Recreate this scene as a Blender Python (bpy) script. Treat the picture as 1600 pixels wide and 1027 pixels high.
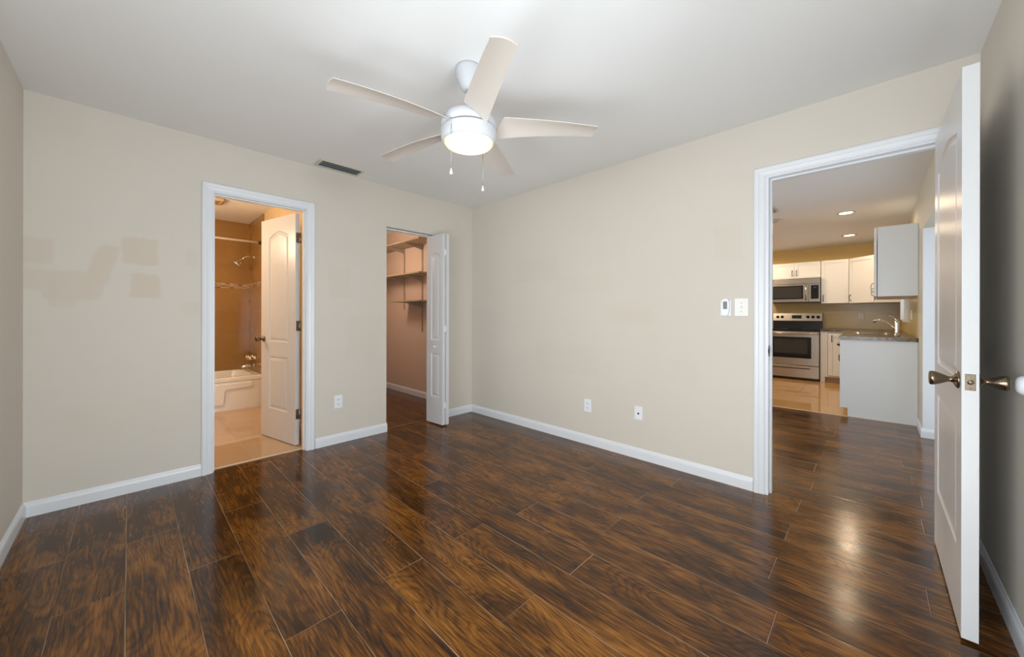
import bpy, bmesh, math, random
from math import sin, cos, pi, radians, sqrt
from mathutils import Vector, Matrix, geometry

for o in list(bpy.data.objects):
    bpy.data.objects.remove(o)
SC = bpy.context.scene
COL = SC.collection

# ------------------------------------------------------------------ camera, light, exposure
CAM_H = 1.161
cam_d = bpy.data.cameras.new('camera')
cam = bpy.data.objects.new('camera', cam_d)
COL.objects.link(cam)
cam_d.sensor_width = 36.0
cam_d.lens = 13.064
cam_d.shift_y = -0.0132
cam_d.clip_start = 0.02
cam.matrix_world = (Matrix.Translation((0, 0, CAM_H)) @ Matrix.Rotation(radians(-45.849), 4, 'Z')
                    @ Matrix.Rotation(radians(90), 4, 'X') @ Matrix.Rotation(radians(0.1172), 4, 'Z'))
SC.camera = cam

SC.view_settings.view_transform = 'Standard'
SC.view_settings.look = 'None'
SC.view_settings.gamma = 1
SC.view_settings.use_curve_mapping = False
SC.view_settings.exposure = 0.2

world = bpy.data.worlds.new('world')
SC.world = world
world.use_nodes = True
bg = world.node_tree.nodes['Background']
bg.inputs[0].default_value = (0.80, 0.90, 1.0, 1)
bg.inputs[1].default_value = 0.6


def area(name, loc, direction, sx, sy, power, color):
    d = bpy.data.lights.new(name, 'AREA')
    d.shape = 'RECTANGLE'
    d.size = sx
    d.size_y = sy
    d.energy = power
    d.color = color
    o = bpy.data.objects.new(name, d)
    o.location = loc
    o.rotation_euler = Vector(direction).to_track_quat('-Z', 'Y').to_euler()
    COL.objects.link(o)
    return o


def point(name, loc, power, color, r=0.06):
    d = bpy.data.lights.new(name, 'POINT')
    d.energy = power
    d.color = color
    d.shadow_soft_size = r
    o = bpy.data.objects.new(name, d)
    o.location = loc
    COL.objects.link(o)
    return o


DAY = (0.87, 0.945, 1.0)
WARM = (1.0, 0.66, 0.34)
# daylight through the two bedroom windows, the glazed opening by the kitchen and an unseen living-room window added for light
area('daylight_left', (-0.60, 0.62, 1.08), (1, 0, 0.27), 1.85, 1.6, 78, DAY)
area('daylight_front', (0.55, -0.60, 1.02), (0, 1, 0.27), 1.6, 1.75, 66, DAY)
area('daylight_patio', (4.2, -0.75, 1.05), (0, 1, 0), 2.0, 1.9, 7, DAY)
area('daylight_added_living', (4.4, 3.62, 1.35), (0, -1, -0.1), 1.8, 1.3, 48, DAY)
area('daylight_sink', (7.6, -0.62, 1.4), (0, 1, 0), 0.9, 0.6, 7, DAY)
# lamps of the rooms behind the doors
point('bath_vanity_lamp', (-0.15, 4.75, 2.0), 36, (1.0, 0.77, 0.54), 0.15)
point('closet_lamp', (1.95, 4.75, 1.97), 16, (1.0, 0.78, 0.62), 0.12)

# ------------------------------------------------------------------ node helpers


class NT:
    def __init__(s, name):
        s.m = bpy.data.materials.new(name)
        s.m.use_nodes = True
        s.t = s.m.node_tree
        s.n = s.t.nodes
        s.b = s.n['Principled BSDF']

    def node(s, kind, **k):
        x = s.n.new(kind)
        for a, v in k.items():
            setattr(x, a, v)
        return x

    def put(s, sock, v):
        if isinstance(v, bpy.types.NodeSocket):
            s.t.links.new(v, sock)
        elif v is not None:
            sock.default_value = v

    def math(s, op, a, b=None, c=None, clamp=False):
        x = s.node('ShaderNodeMath', operation=op, use_clamp=clamp)
        s.put(x.inputs[0], a)
        if b is not None:
            s.put(x.inputs[1], b)
        if c is not None:
            s.put(x.inputs[2], c)
        return x.outputs[0]

    def pos(s):
        return s.node('ShaderNodeNewGeometry').outputs['Position']

    def sep(s, v):
        x = s.node('ShaderNodeSeparateXYZ')
        s.put(x.inputs[0], v)
        return x.outputs

    def comb(s, x_, y_, z_):
        x = s.node('ShaderNodeCombineXYZ')
        for i, v in enumerate((x_, y_, z_)):
            s.put(x.inputs[i], v)
        return x.outputs[0]

    def noise(s, vec, scale, detail=4, rough=0.55, dist=0.0):
        x = s.node('ShaderNodeTexNoise')
        s.put(x.inputs['Vector'], vec)
        x.inputs['Scale'].default_value = scale
        x.inputs['Detail'].default_value = detail
        x.inputs['Roughness'].default_value = rough
        x.inputs['Distortion'].default_value = dist
        return x.outputs['Fac']

    def white(s, vec):
        x = s.node('ShaderNodeTexWhiteNoise', noise_dimensions='3D')
        s.put(x.inputs['Vector'], vec)
        return x.outputs['Value']

    def ramp(s, fac, stops):
        x = s.node('ShaderNodeValToRGB')
        s.put(x.inputs[0], fac)
        e = x.color_ramp.elements
        while len(e) < len(stops):
            e.new(0.5)
        for el, (p, c) in zip(e, stops):
            el.position = p
            el.color = (*c, 1)
        return x.outputs[0]

    def mix(s, fac, a, b):
        x = s.node('ShaderNodeMix', data_type='RGBA')
        s.put(x.inputs[0], fac)
        for i, v in ((6, a), (7, b)):
            if isinstance(v, tuple):
                v = (*v[:3], 1)
            s.put(x.inputs[i], v)
        return x.outputs[2]

    def maprange(s, v, a, b, c=0.0, d=1.0):
        x = s.node('ShaderNodeMapRange')
        for i, q in enumerate((v, a, b, c, d)):
            s.put(x.inputs[i], q)
        return x.outputs[0]

    def bump(s, height, strength, distance=0.01):
        x = s.node('ShaderNodeBump')
        x.inputs['Strength'].default_value = strength
        x.inputs['Distance'].default_value = distance
        s.put(x.inputs['Height'], height)
        s.put(s.b.inputs['Normal'], x.outputs[0])

    def base(s, c):
        if isinstance(c, tuple):
            c = (*c[:3], 1)
        s.put(s.b.inputs['Base Color'], c)

    def set(s, rough=None, metal=None, spec=None, coat=None):
        if rough is not None:
            s.put(s.b.inputs['Roughness'], rough)
        if metal is not None:
            s.put(s.b.inputs['Metallic'], metal)
        if spec is not None:
            s.put(s.b.inputs['Specular IOR Level'], spec)
        if coat is not None:
            s.put(s.b.inputs['Coat Weight'], coat)


def lin(r, g, b):
    f = lambda c: (c / 255 / 12.92) if c / 255 <= 0.04045 else ((c / 255 + 0.055) / 1.055) ** 2.4
    return (f(r), f(g), f(b))


def plain(name, c, rough=0.4, metal=0.0, spec=0.5, var=0.04, vscale=6.0, bump=0.0, bscale=200, coat=None):
    """a solid finish with slight procedural unevenness"""
    k = NT(name)
    n = k.noise(k.pos(), vscale, 3)
    a = tuple(max(0, x * (1 - var)) for x in c)
    b = tuple(min(1, x * (1 + var)) for x in c)
    k.base(k.mix(n, a, b))
    k.set(rough, metal, spec, coat)
    if bump:
        k.bump(k.noise(k.pos(), bscale, 2), bump, 0.002)
    return k.m


def emit(name, c, strength):
    k = NT(name)
    k.base(c)
    k.put(k.b.inputs['Emission Color'], (*c, 1))
    k.b.inputs['Emission Strength'].default_value = strength
    k.set(0.4)
    return k.m


M = {}
M['trim'] = plain('white_trim_paint', lin(224, 226, 229), 0.32, var=0.015)
M['door'] = plain('white_door_paint', lin(208, 208, 208), 0.30, var=0.015)
M['ceiling'] = plain('ceiling_paint', lin(234, 233, 231), 0.9, spec=0.2, var=0.012, vscale=3, bump=0.12, bscale=260)
M['fan_white'] = plain('fan_white_enamel', lin(190, 191, 194), 0.55, var=0.01)
M['blade'] = plain('fan_blade_white', lin(198, 188, 178), 0.45, var=0.02)
M['plastic'] = plain('white_plastic', lin(234, 235, 238), 0.3, var=0.01)
M['ivory'] = plain('ivory_plastic', lin(234, 232, 225), 0.35, var=0.01)
M['dark'] = plain('dark_gap', lin(22, 20, 18), 0.6)
M['slot'] = plain('socket_slot_grey', lin(92, 92, 92), 0.6)
M['display'] = plain('grey_display', lin(112, 112, 112), 0.25)
M['brass'] = plain('antique_brass', lin(128, 114, 96), 0.22, 1.0, var=0.12, vscale=30)
M['nickel'] = plain('satin_nickel', lin(170, 164, 154), 0.28, 1.0, var=0.06, vscale=30)
M['chrome'] = plain('chrome', lin(225, 225, 225), 0.07, 1.0, var=0.02)
M['bronze'] = plain('dark_bronze', lin(66, 52, 42), 0.3, 0.9, var=0.1)
M['cab'] = plain('white_cabinet_paint', lin(229, 230, 229), 0.38, var=0.015)
M['black_glass'] = plain('black_glass', lin(16, 15, 15), 0.06, spec=0.6, var=0.1)
M['oven_glass'] = plain('smoked_oven_glass', lin(52, 50, 47), 0.08, spec=0.6, var=0.1)
M['black'] = plain('black_enamel', lin(20, 19, 19), 0.25, var=0.1)
M['tub'] = plain('tub_enamel', lin(238, 236, 232), 0.12, var=0.01)
M['shelf'] = plain('closet_shelf_board', lin(164, 146, 120), 0.5, var=0.05)
M['standard'] = plain('shelf_standard_metal', lin(176, 166, 152), 0.4, 0.5, var=0.05)
M['closet_white'] = plain('closet_rod_white', lin(226, 220, 210), 0.35)
M['tan_wood'] = plain('bare_wood', lin(120, 88, 56), 0.5, var=0.15, vscale=20)
M['thresh'] = plain('beige_threshold', lin(214, 190, 160), 0.35, var=0.05)
M['tmold'] = plain('brown_threshold_strip', lin(112, 74, 44), 0.35, var=0.15, vscale=30)
M['vent_frame'] = plain('vent_frame_cream', lin(206, 200, 184), 0.5)
M['vent_slat'] = plain('vent_slat_grey', lin(120, 128, 128), 0.4)
M['vent_dark'] = plain('vent_shadow', lin(18, 22, 18), 0.8)
k = NT('fan_lamp_glass')      # frosted glass, hottest over the bulbs, amber towards its rim
xx, yy, zz = k.sep(k.node('ShaderNodeTexCoord').outputs['Object'])
rr = k.math('SQRT', k.math('ADD', k.math('MULTIPLY', xx, xx), k.math('MULTIPLY', yy, yy)))
k.base((0.9, 0.8, 0.6))
k.put(k.b.inputs['Emission Color'], k.ramp(k.maprange(rr, 0.0, 0.128), [(0.0, (1.0, 0.90, 0.70)), (0.60, (1.0, 0.84, 0.56)), (0.86, (0.90, 0.56, 0.20)), (1.0, (0.55, 0.29, 0.07))]))
k.b.inputs['Emission Strength'].default_value = 1.45
k.set(0.4)
M['lens'] = k.m
M['can'] = emit('recessed_lamp_glow', (1.0, 0.72, 0.40), 9.0)
M['exhaust'] = plain('exhaust_cover', lin(196, 170, 132), 0.5)
M['glass'] = None
g = NT('window_glass')
tr = g.node('ShaderNodeBsdfTransparent')
gl = g.node('ShaderNodeBsdfGlossy')
gl.inputs['Roughness'].default_value = 0.02
fr = g.node('ShaderNodeFresnel')
fr.inputs[0].default_value = 1.45
mx = g.node('ShaderNodeMixShader')
g.t.links.new(fr.outputs[0], mx.inputs[0])
g.t.links.new(tr.outputs[0], mx.inputs[1])
g.t.links.new(gl.outputs[0], mx.inputs[2])
g.t.links.new(mx.outputs[0], g.n['Material Output'].inputs['Surface'])
M['glass'] = g.m


M['steel'] = plain('brushed_steel', lin(182, 173, 162), 0.27, 1.0, var=0.04, vscale=4)


def wall_paint(name, base, patches=(), axis='X', tint=(0.93, 0.85, 0.77), strength=0.6):
    """flat wall paint with roller unevenness; patches = touch-up spots (u, z, half u, half z, slant)"""
    k = NT(name)
    p = k.pos()
    x, y, z = k.sep(p)
    u = x if axis == 'X' else y
    n1 = k.noise(k.comb(k.math('MULTIPLY', x, 1.0), y, k.math('MULTIPLY', z, 1.6)), 1.3, 3)
    n2 = k.noise(k.comb(k.math('MULTIPLY', u, 1.2), 0.0, k.math('MULTIPLY', z, 18)), 1.0, 3)
    b1 = tuple(c * 0.965 for c in base)
    b2 = tuple(min(1, c * 1.03) for c in base)
    col = k.mix(k.math('ADD', k.math('MULTIPLY', n1, 0.75), k.math('MULTIPLY', n2, 0.25)), b1, b2)
    if patches:
        wob = k.noise(k.comb(u, 0.0, z), 9.0, 2)
        wob = k.math('MULTIPLY', k.math('SUBTRACT', wob, 0.5), 0.045)
        tot = None
        for (pu, pz, hu, hz, sl, w) in patches:
            du = k.math('SUBTRACT', u, pu)
            dz = k.math('SUBTRACT', z, pz)
            du = k.math('SUBTRACT', du, k.math('MULTIPLY', dz, sl))
            a = k.math('SUBTRACT', k.math('ABSOLUTE', du), hu)
            b = k.math('SUBTRACT', k.math('ABSOLUTE', dz), hz)
            d = k.math('ADD', k.math('SMOOTH_MAX', a, b, 0.03), wob)
            mk = k.math('MULTIPLY', k.maprange(d, 0.008, -0.008), w)
            tot = mk if tot is None else k.math('MAXIMUM', tot, mk)
        pc = tuple(c * t for c, t in zip(base, tint))
        col = k.mix(k.math('MULTIPLY', tot, strength), col, pc)
    k.base(col)
    k.set(0.62, spec=0.3)
    k.bump(k.noise(p, 220, 2), 0.08, 0.002)
    return k.m


WALL = lin(211, 203, 191)
M['wall'] = wall_paint('beige_wall_paint', WALL)
M['wall_back'] = wall_paint('beige_wall_paint_touched_up', WALL, [
    (0.05, 1.575, 0.085, 0.088, -0.03, 1.0), (0.078, 1.348, 0.074, 0.078, 0.04, 1.0),
    (-0.115, 1.475, 0.05, 0.125, 0.30, 0.9), (-0.225, 1.335, 0.115, 0.085, 0.1, 0.8),
    (-0.37, 1.53, 0.06, 0.075, 0.0, 0.7), (-0.36, 1.36, 0.07, 0.06, 0.0, 0.6), (-0.28, 1.235, 0.05, 0.04, 0.0, 0.6),
    (0.31, 1.56, 0.035, 0.06, 0.0, 0.35), (0.30, 1.20, 0.05, 0.05, 0.0, 0.35),
    (1.33, 1.45, 0.10, 0.14, 0.0, 0.3), (1.55, 0.95, 0.16, 0.2, 0.1, 0.25),
    (0.25, 0.45, 0.14, 0.10, 0.2, 0.25), (-0.05, 0.50, 0.22, 0.10, 0.1, 0.22)], 'X')
M['wall_right'] = wall_paint('beige_wall_paint_rolled', WALL, [
    (0.72, 1.66, 0.09, 0.12, 0.0, 0.28), (1.45, 1.15, 0.20, 0.07, 0.1, 0.3), (2.45, 1.62, 0.28, 0.12, 0.2, 0.3),
    (1.0, 0.75, 0.10, 0.08, 0.0, 0.22), (2.1, 0.75, 0.35, 0.14, 0.1, 0.22), (1.9, 1.45, 0.3, 0.08, 0.0, 0.2)], 'Y')
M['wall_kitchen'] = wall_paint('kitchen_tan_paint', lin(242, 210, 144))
M['wall_living'] = wall_paint('living_room_paint', lin(206, 198, 180))
M['wall_bath'] = wall_paint('bath_paint', lin(214, 190, 150))
M['wall_closet'] = wall_paint('closet_paint_light_tinted', lin(212, 188, 168))  # pinkish cast of the closet light put into the wall colour


def wood_floor():
    k = NT('dark_hickory_planks')
    x, y, z = k.sep(k.pos())
    u = k.math('DIVIDE', k.math('SUBTRACT', x, 0.386 - 0.1975 * 20), 0.1975)
    c = k.math('FLOOR', u)
    fu = k.math('SUBTRACT', u, c)
    odd = k.math('MODULO', c, 2.0)
    jit = k.white(k.comb(c, 3.3, 0.0))
    off = k.math('ADD', k.math('MULTIPLY', odd, 0.515), k.math('MULTIPLY', k.math('SUBTRACT', jit, 0.5), 0.09))
    v = k.math('DIVIDE', k.math('ADD', k.math('SUBTRACT', y, 1.53 - 1.22 * 12), off), 1.22)
    r = k.math('FLOOR', v)
    fv = k.math('SUBTRACT', v, r)
    pid = k.comb(c, r, 0.0)
    h1 = k.white(pid)
    h2 = k.white(k.comb(c, r, 7.7))
    h3 = k.white(k.comb(r, c, 2.1))
    # grain coordinates, shifted per plank
    gx = k.math('ADD', x, k.math('MULTIPLY', h1, 37.0))
    gy = k.math('ADD', y, k.math('MULTIPLY', h2, 53.0))
    # growth-ring field: stretched noise, its contour lines are the cathedral figure
    warp = k.noise(k.comb(k.math('MULTIPLY', gx, 5.0), k.math('MULTIPLY', gy, 2.2), 5.0), 1.0, 3, 0.5)
    wx = k.math('ADD', gx, k.math('MULTIPLY', k.math('SUBTRACT', warp, 0.5), 0.045))
    fld = k.noise(k.comb(k.math('MULTIPLY', gx, 5.5), k.math('MULTIPLY', gy, 1.25), h3), 1.0, 1.5, 0.45, 0.25)
    rings = k.math('MULTIPLY_ADD', k.math('SINE', k.math('MULTIPLY', k.math('ADD', fld, k.math('MULTIPLY', warp, 0.06)), 175.0)), 0.5, 0.5)
    rings = k.math('POWER', rings, 2.5)
    blot = k.noise(k.comb(k.math('MULTIPLY', wx, 6.5), k.math('MULTIPLY', gy, 2.2), 4.0), 1.0, 5, 0.60, 0.5)
    streak = k.noise(k.comb(k.math('MULTIPLY', wx, 105.0), k.math('MULTIPLY', gy, 5.0), 1.0), 1.0, 4, 0.68, 0.15)
    fine = k.noise(k.comb(k.math('MULTIPLY', wx, 210.0), k.math('MULTIPLY', gy, 9.0), 9.0), 1.0, 2, 0.5)
    val = k.math('ADD', k.math('MULTIPLY', k.math("SUBTRACT", blot, 0.5), 1.2), 0.51)
    val = k.math('ADD', val, k.math('MULTIPLY', k.math('SUBTRACT', streak, 0.5), 1.1))
    val = k.math('SUBTRACT', val, k.math('MULTIPLY', rings, 0.13))
    val = k.math('ADD', val, k.math('MULTIPLY', k.math('SUBTRACT', h3, 0.5), 0.13))
    val = k.math('ADD', val, k.math('MULTIPLY', k.math('SUBTRACT', fine, 0.5), 0.45))
    col = k.ramp(val, [(0.0, lin(22, 12, 7)), (0.20, lin(44, 25, 11)), (0.44, lin(80, 47, 16)),
                       (0.66, lin(118, 73, 23)), (0.95, lin(148, 98, 40))])
    # knots
    vo = k.node('ShaderNodeTexVoronoi')
    k.put(vo.inputs['Vector'], k.comb(k.math('MULTIPLY', gx, 2.2), k.math('MULTIPLY', gy, 1.1), 0.0))
    vo.inputs['Scale'].default_value = 1.0
    kn = k.math('ADD', vo.outputs['Distance'], k.math('MULTIPLY', k.math('SUBTRACT', blot, 0.5), 0.22))
    knot = k.maprange(kn, 0.17, 0.05)
    col = k.mix(k.math('MULTIPLY', knot, 0.75), col, lin(22, 12, 7))
    # seams: dark joint, plus a pale line painting the bevel highlight
    eu = k.math('MULTIPLY', k.math('MINIMUM', fu, k.math('SUBTRACT', 1.0, fu)), 0.1975)
    ev = k.math('MULTIPLY', k.math('MINIMUM', fv, k.math('SUBTRACT', 1.0, fv)), 1.22)
    e = k.math('MINIMUM', eu, ev)
    seam_glint = k.maprange(e, 0.0021, 0.0012)
    dk = k.maprange(e, 0.006, 0.0018)
    col = k.mix(k.math('MULTIPLY', dk, 0.35), col, lin(30, 17, 10))
    sv = k.noise(k.comb(gx, gy, 2.0), 2.5, 2)
    col = k.mix(k.math('MULTIPLY', seam_glint, k.maprange(sv, 0.36, 0.64, 0.05, 0.9)), col, lin(176, 144, 112))
    k.base(col)
    k.set(k.maprange(blot, 0.2, 0.8, 0.13, 0.23), spec=0.36)
    hgt = k.math('ADD', k.math('MULTIPLY', streak, 0.5), k.math('MULTIPLY', blot, 1.2))
    hgt = k.math('SUBTRACT', hgt, k.math('MULTIPLY', dk, 0.8))
    k.bump(hgt, 0.12, 0.0015)
    return k.m


M['wood'] = wood_floor()


def tile(name, c1, c2, grout, size, gw, rough, axes='XY', off=(0, 0), var=0.5):
    k = NT(name)
    s = k.sep(k.pos())
    a = k.math('DIVIDE', k.math('SUBTRACT', s['XYZ'.index(axes[0])], off[0]), size[0])
    b = k.math('DIVIDE', k.math('SUBTRACT', s['XYZ'.index(axes[1])], off[1]), size[1])
    fa, fb = k.math('FRACT', a), k.math('FRACT', b)
    ea = k.math('MULTIPLY', k.math('MINIMUM', fa, k.math('SUBTRACT', 1.0, fa)), size[0])
    eb = k.math('MULTIPLY', k.math('MINIMUM', fb, k.math('SUBTRACT', 1.0, fb)), size[1])
    g_ = k.maprange(k.math('MINIMUM', ea, eb), gw, gw * 0.5)
    n = k.noise(k.pos(), 5.0, 6, 0.65, 0.8)
    w = k.white(k.comb(k.math('FLOOR', a), k.math('FLOOR', b), 1.0))
    t = k.math('ADD', k.math('MULTIPLY', n, 1 - var), k.math('MULTIPLY', w, var))
    col = k.mix(g_, k.mix(t, c1, c2), grout)
    k.base(col)
    k.set(k.maprange(g_, 0, 1, rough, 0.5), spec=0.5 if rough > 0.05 else 0.9)
    k.bump(k.math('MULTIPLY', g_, -1.0), 0.25, 0.001)
    return k.m


M['bath_tile'] = tile('bath_floor_tile', lin(188, 156, 122), lin(204, 174, 140), lin(156, 128, 98), (0.45, 0.45), 0.002, 0.04, off=(0.70, 3.56))
M['kitchen_tile'] = tile('kitchen_floor_tile', lin(188, 146, 90), lin(206, 164, 106), lin(146, 110, 66), (0.6, 0.6), 0.0025, 0.04, off=(5.75, 0.2))
M['shower_tile'] = tile('shower_wall_tile', lin(142, 106, 56), lin(166, 126, 72), lin(126, 92, 50), (0.6, 0.3), 0.0012, 0.15, 'XZ', (0.0, 0.0), 0.25)
M['shower_tile_side'] = tile('shower_side_tile', lin(142, 106, 56), lin(166, 126, 72), lin(126, 92, 50), (0.6, 0.3), 0.0012, 0.15, 'YZ', (0.0, 0.0), 0.25)
M['mosaic'] = tile('mosaic_band', lin(112, 82, 50), lin(204, 176, 138), lin(150, 120, 80), (0.048, 0.0175), 0.0014, 0.12, 'XZ', (0, 1.52), 0.9)
M['mosaic_side'] = tile('mosaic_band_side', lin(112, 82, 50), lin(204, 176, 138), lin(150, 120, 80), (0.048, 0.0175), 0.0014, 0.12, 'YZ', (0, 1.52), 0.9)
M['backsplash'] = tile('backsplash_tile', lin(186, 162, 106), lin(204, 180, 122), lin(172, 148, 98), (0.4, 0.28), 0.0012, 0.25, 'YZ', (0.1, 0.9), 0.2)


def granite():
    k = NT('brown_granite')
    p = k.pos()
    n1 = k.noise(p, 28, 5, 0.7)
    n2 = k.noise(p, 90, 3, 0.6)
    v = k.math('ADD', k.math('MULTIPLY', n1, 0.6), k.math('MULTIPLY', n2, 0.4))
    k.base(k.ramp(v, [(0.34, lin(26, 19, 12)), (0.47, lin(78, 58, 34)), (0.56, lin(122, 96, 58)), (0.70, lin(178, 150, 104))]))
    k.set(0.2)
    return k.m


M['granite'] = granite()

# ------------------------------------------------------------------ mesh helpers


class MB:
    """collects shapes, then links them as ONE mesh object"""

    def __init__(s):
        s.v, s.f, s.sm = [], [], []

    def add(s, vs, fs, smooth=False, mat=None):
        o = len(s.v)
        s.v += [tuple(mat @ Vector(p)) if mat else tuple(p) for p in vs]
        s.f += [tuple(i + o for i in f) for f in fs]
        s.sm += [smooth] * len(fs)
        return s

    def box(s, a, b, mat=None):
        x0, y0, z0 = a
        x1, y1, z1 = b
        vs = [(x, y, z) for z in (z0, z1) for y in (y0, y1) for x in (x0, x1)]
        return s.add(vs, [(0, 2, 3, 1), (4, 5, 7, 6), (0, 1, 5, 4), (2, 6, 7, 3), (0, 4, 6, 2), (1, 3, 7, 5)], False, mat)

    def rbox(s, a, b, r=0.003, seg=2, mat=None):
        """box with rounded edges"""
        bm = bmesh.new()
        bmesh.ops.create_cube(bm, size=1)
        for v in bm.verts:
            v.co = Vector([(p + q) / 2 + c * (q - p) for p, q, c in zip(a, b, v.co)])
        bmesh.ops.bevel(bm, geom=list(bm.edges), offset=r, segments=seg, profile=0.5, affect='EDGES')
        bm.verts.index_update()
        s.add([v.co[:] for v in bm.verts], [[v.index for v in f.verts] for f in bm.faces], False, mat)
        bm.free()
        return s

    def lathe(s, prof, seg=32, mat=None, cap=True):
        """prof = [(r, z)...] about Z"""
        vs, fs = [], []
        for r, z in prof:
            for i in range(seg):
                a = 2 * pi * i / seg
                vs.append((r * cos(a), r * sin(a), z))
        for j in range(len(prof) - 1):
            for i in range(seg):
                k = (i + 1) % seg
                fs.append((j * seg + i, j * seg + k, (j + 1) * seg + k, (j + 1) * seg + i))
        s.add(vs, fs, True, mat)
        if cap:
            s.add([], [], True)
            o = len(s.v) - len(vs)
            s.f.append(tuple(o + i for i in reversed(range(seg))))
            s.f.append(tuple(o + (len(prof) - 1) * seg + i for i in range(seg)))
            s.sm += [False, False]
        return s

    def tube(s, pts, r, seg=12, cap=True):
        pts = [Vector(p) for p in pts]
        rs = r if isinstance(r, (list, tuple)) else [r] * len(pts)
        vs, fs = [], []
        up = None
        for i, p in enumerate(pts):
            t = (pts[min(i + 1, len(pts) - 1)] - pts[max(i - 1, 0)]).normalized()
            if up is None:
                up = t.orthogonal().normalized()
            up = (up - t * up.dot(t)).normalized()
            w = t.cross(up)
            for j in range(seg):
                a = 2 * pi * j / seg
                vs.append(p + (up * cos(a) + w * sin(a)) * rs[i])
        for i in range(len(pts) - 1):
            for j in range(seg):
                k = (j + 1) % seg
                fs.append((i * seg + j, i * seg + k, (i + 1) * seg + k, (i + 1) * seg + j))
        o = len(s.v)
        s.add(vs, fs, True)
        if cap:
            s.f.append(tuple(o + j for j in reversed(range(seg))))
            s.f.append(tuple(o + (len(pts) - 1) * seg + j for j in range(seg)))
            s.sm += [False, False]
        return s

    def prism(s, loop, y0, y1, mat=None):
        """loop in (x, z), extruded from y0 to y1"""
        n = len(loop)
        vs = [(x, y0, z) for x, z in loop] + [(x, y1, z) for x, z in loop]
        fs = [tuple(range(n)), tuple(range(2 * n - 1, n - 1, -1))]
        fs += [(i, i + n, (i + 1) % n + n, (i + 1) % n) for i in range(n)]
        return s.add(vs, fs, False, mat)

    def sweep(s, prof, path, mat=None, closed=False):
        """prof point k -> path(k) list of points; faces between neighbouring profile points"""
        rings = [path(o, d) for o, d in prof]
        m = len(rings[0])
        vs = [p for r in rings for p in r]
        fs = []
        n = len(prof)
        for k in range(n - 1 if not closed else n):
            q = (k + 1) % n
            for i in range(m - 1):
                fs.append((k * m + i, k * m + i + 1, q * m + i + 1, q * m + i))
        if closed:
            fs.append(tuple(k * m for k in range(n)))
            fs.append(tuple(k * m + m - 1 for k in reversed(range(n))))
        return s.add(vs, fs, False, mat)

    def build(s, name, material, parent=None, mat=None, bevel=0.0, fix=True):
        me = bpy.data.meshes.new(name)
        vs = [tuple(mat @ Vector(p)) for p in s.v] if mat else s.v
        me.from_pydata(vs, [], s.f)
        me.polygons.foreach_set('use_smooth', s.sm)
        if fix:
            bm = bmesh.new()
            bm.from_mesh(me)
            bmesh.ops.recalc_face_normals(bm, faces=bm.faces)
            bm.to_mesh(me)
            bm.free()
        me.materials.append(M[material] if isinstance(material, str) else material)
        o = bpy.data.objects.new(name, me)
        COL.objects.link(o)
        if parent:
            o.parent = parent
        if bevel:
            b = o.modifiers.new('edge', 'BEVEL')
            b.width = bevel
            b.segments = 2
            b.limit_method = 'ANGLE'
            b.angle_limit = radians(50)
        return o


def struct(o, label=None, cat=None):
    o['kind'] = 'structure'
    if label:
        o['label'] = label
    if cat:
        o['category'] = cat
    return o


def thing(name, label, cat, loc=(0, 0, 0), rotz=0.0, group=None):
    o = bpy.data.objects.new(name, None)
    o.empty_display_size = 0.05
    o.location = loc
    o.rotation_euler = (0, 0, rotz)
    COL.objects.link(o)
    return tag(o, label, cat, group)


def tag(o, label, cat, group=None):
    o['label'] = label
    o['category'] = cat
    if group:
        o['group'] = group
    return o


def copy_thing(src, loc, rotz, label, group=None):
    r = src.copy()
    COL.objects.link(r)
    r.location = loc
    r.rotation_euler = (0, 0, rotz)
    r['label'] = label
    if group:
        r['group'] = group
    for ch in list(src.children):
        c = ch.copy()
        COL.objects.link(c)
        c.parent = r
        for gch in list(ch.children):
            d = gch.copy()
            COL.objects.link(d)
            d.parent = c
    return r


TX = Matrix.Translation
RZ = lambda a: Matrix.Rotation(a, 4, 'Z')
RX = lambda a: Matrix.Rotation(a, 4, 'X')
RY = lambda a: Matrix.Rotation(a, 4, 'Y')

# ------------------------------------------------------------------ room numbers
XL, XR = -0.421, 2.877        # bedroom left and right walls
YF, YB = -0.3743, 3.468       # bedroom front (behind door) and back walls
H = 2.44
XR2, YB2 = 2.977, 3.57        # far faces of the right and back walls
XK = 9.03                     # kitchen end wall
YS = -0.344                   # kitchen sink wall
YT = 5.56                     # bathtub front
YBB = 6.35                    # bath back wall
XBR = 1.19                    # bath right wall


def wall_run(mb, axis, t0, t1, u0, u1, holes):
    """wall thickness t0..t1, running u0..u1, with holes (ua, ub, za, zb)"""
    def bx(a, b, za, zb):
        if b - a < 1e-4 or zb - za < 1e-4:
            return
        if axis == 'X':
            mb.box((a, t0, za), (b, t1, zb))
        else:
            mb.box((t0, a, za), (t1, b, zb))
    u = u0
    for ua, ub, za, zb in sorted(holes):
        bx(u, ua, 0, H)
        bx(ua, ub, 0, za)
        bx(ua, ub, zb, H)
        u = ub
    bx(u, u1, 0, H)
    return mb


BATH_OP = (0.412, 1.068, 0, 2.072)
CLOS_OP = (1.781, 2.385, 0, 2.040)
KIT_OP = (-0.292, 0.502, 0, 2.072)
W1 = (-0.32, 1.54, 0.26, 1.92)
W2 = (-0.25, 1.35, 0.12, 1.92)

struct(wall_run(MB(), 'X', YB, YB2, -0.541, XR, [BATH_OP, CLOS_OP]).build('wall_back', 'wall_back'))
struct(wall_run(MB(), 'Y', XR, XR2, YF, 6.45, [KIT_OP]).build('wall_right', 'wall_right'))
struct(wall_run(MB(), 'Y', -0.541, XL, -0.494, YB, [W1]).build('wall_left', 'wall'))
struct(wall_run(MB(), 'X', -0.494, YF, XL, XR2, [W2]).build('wall_front', 'wall'))
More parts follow.
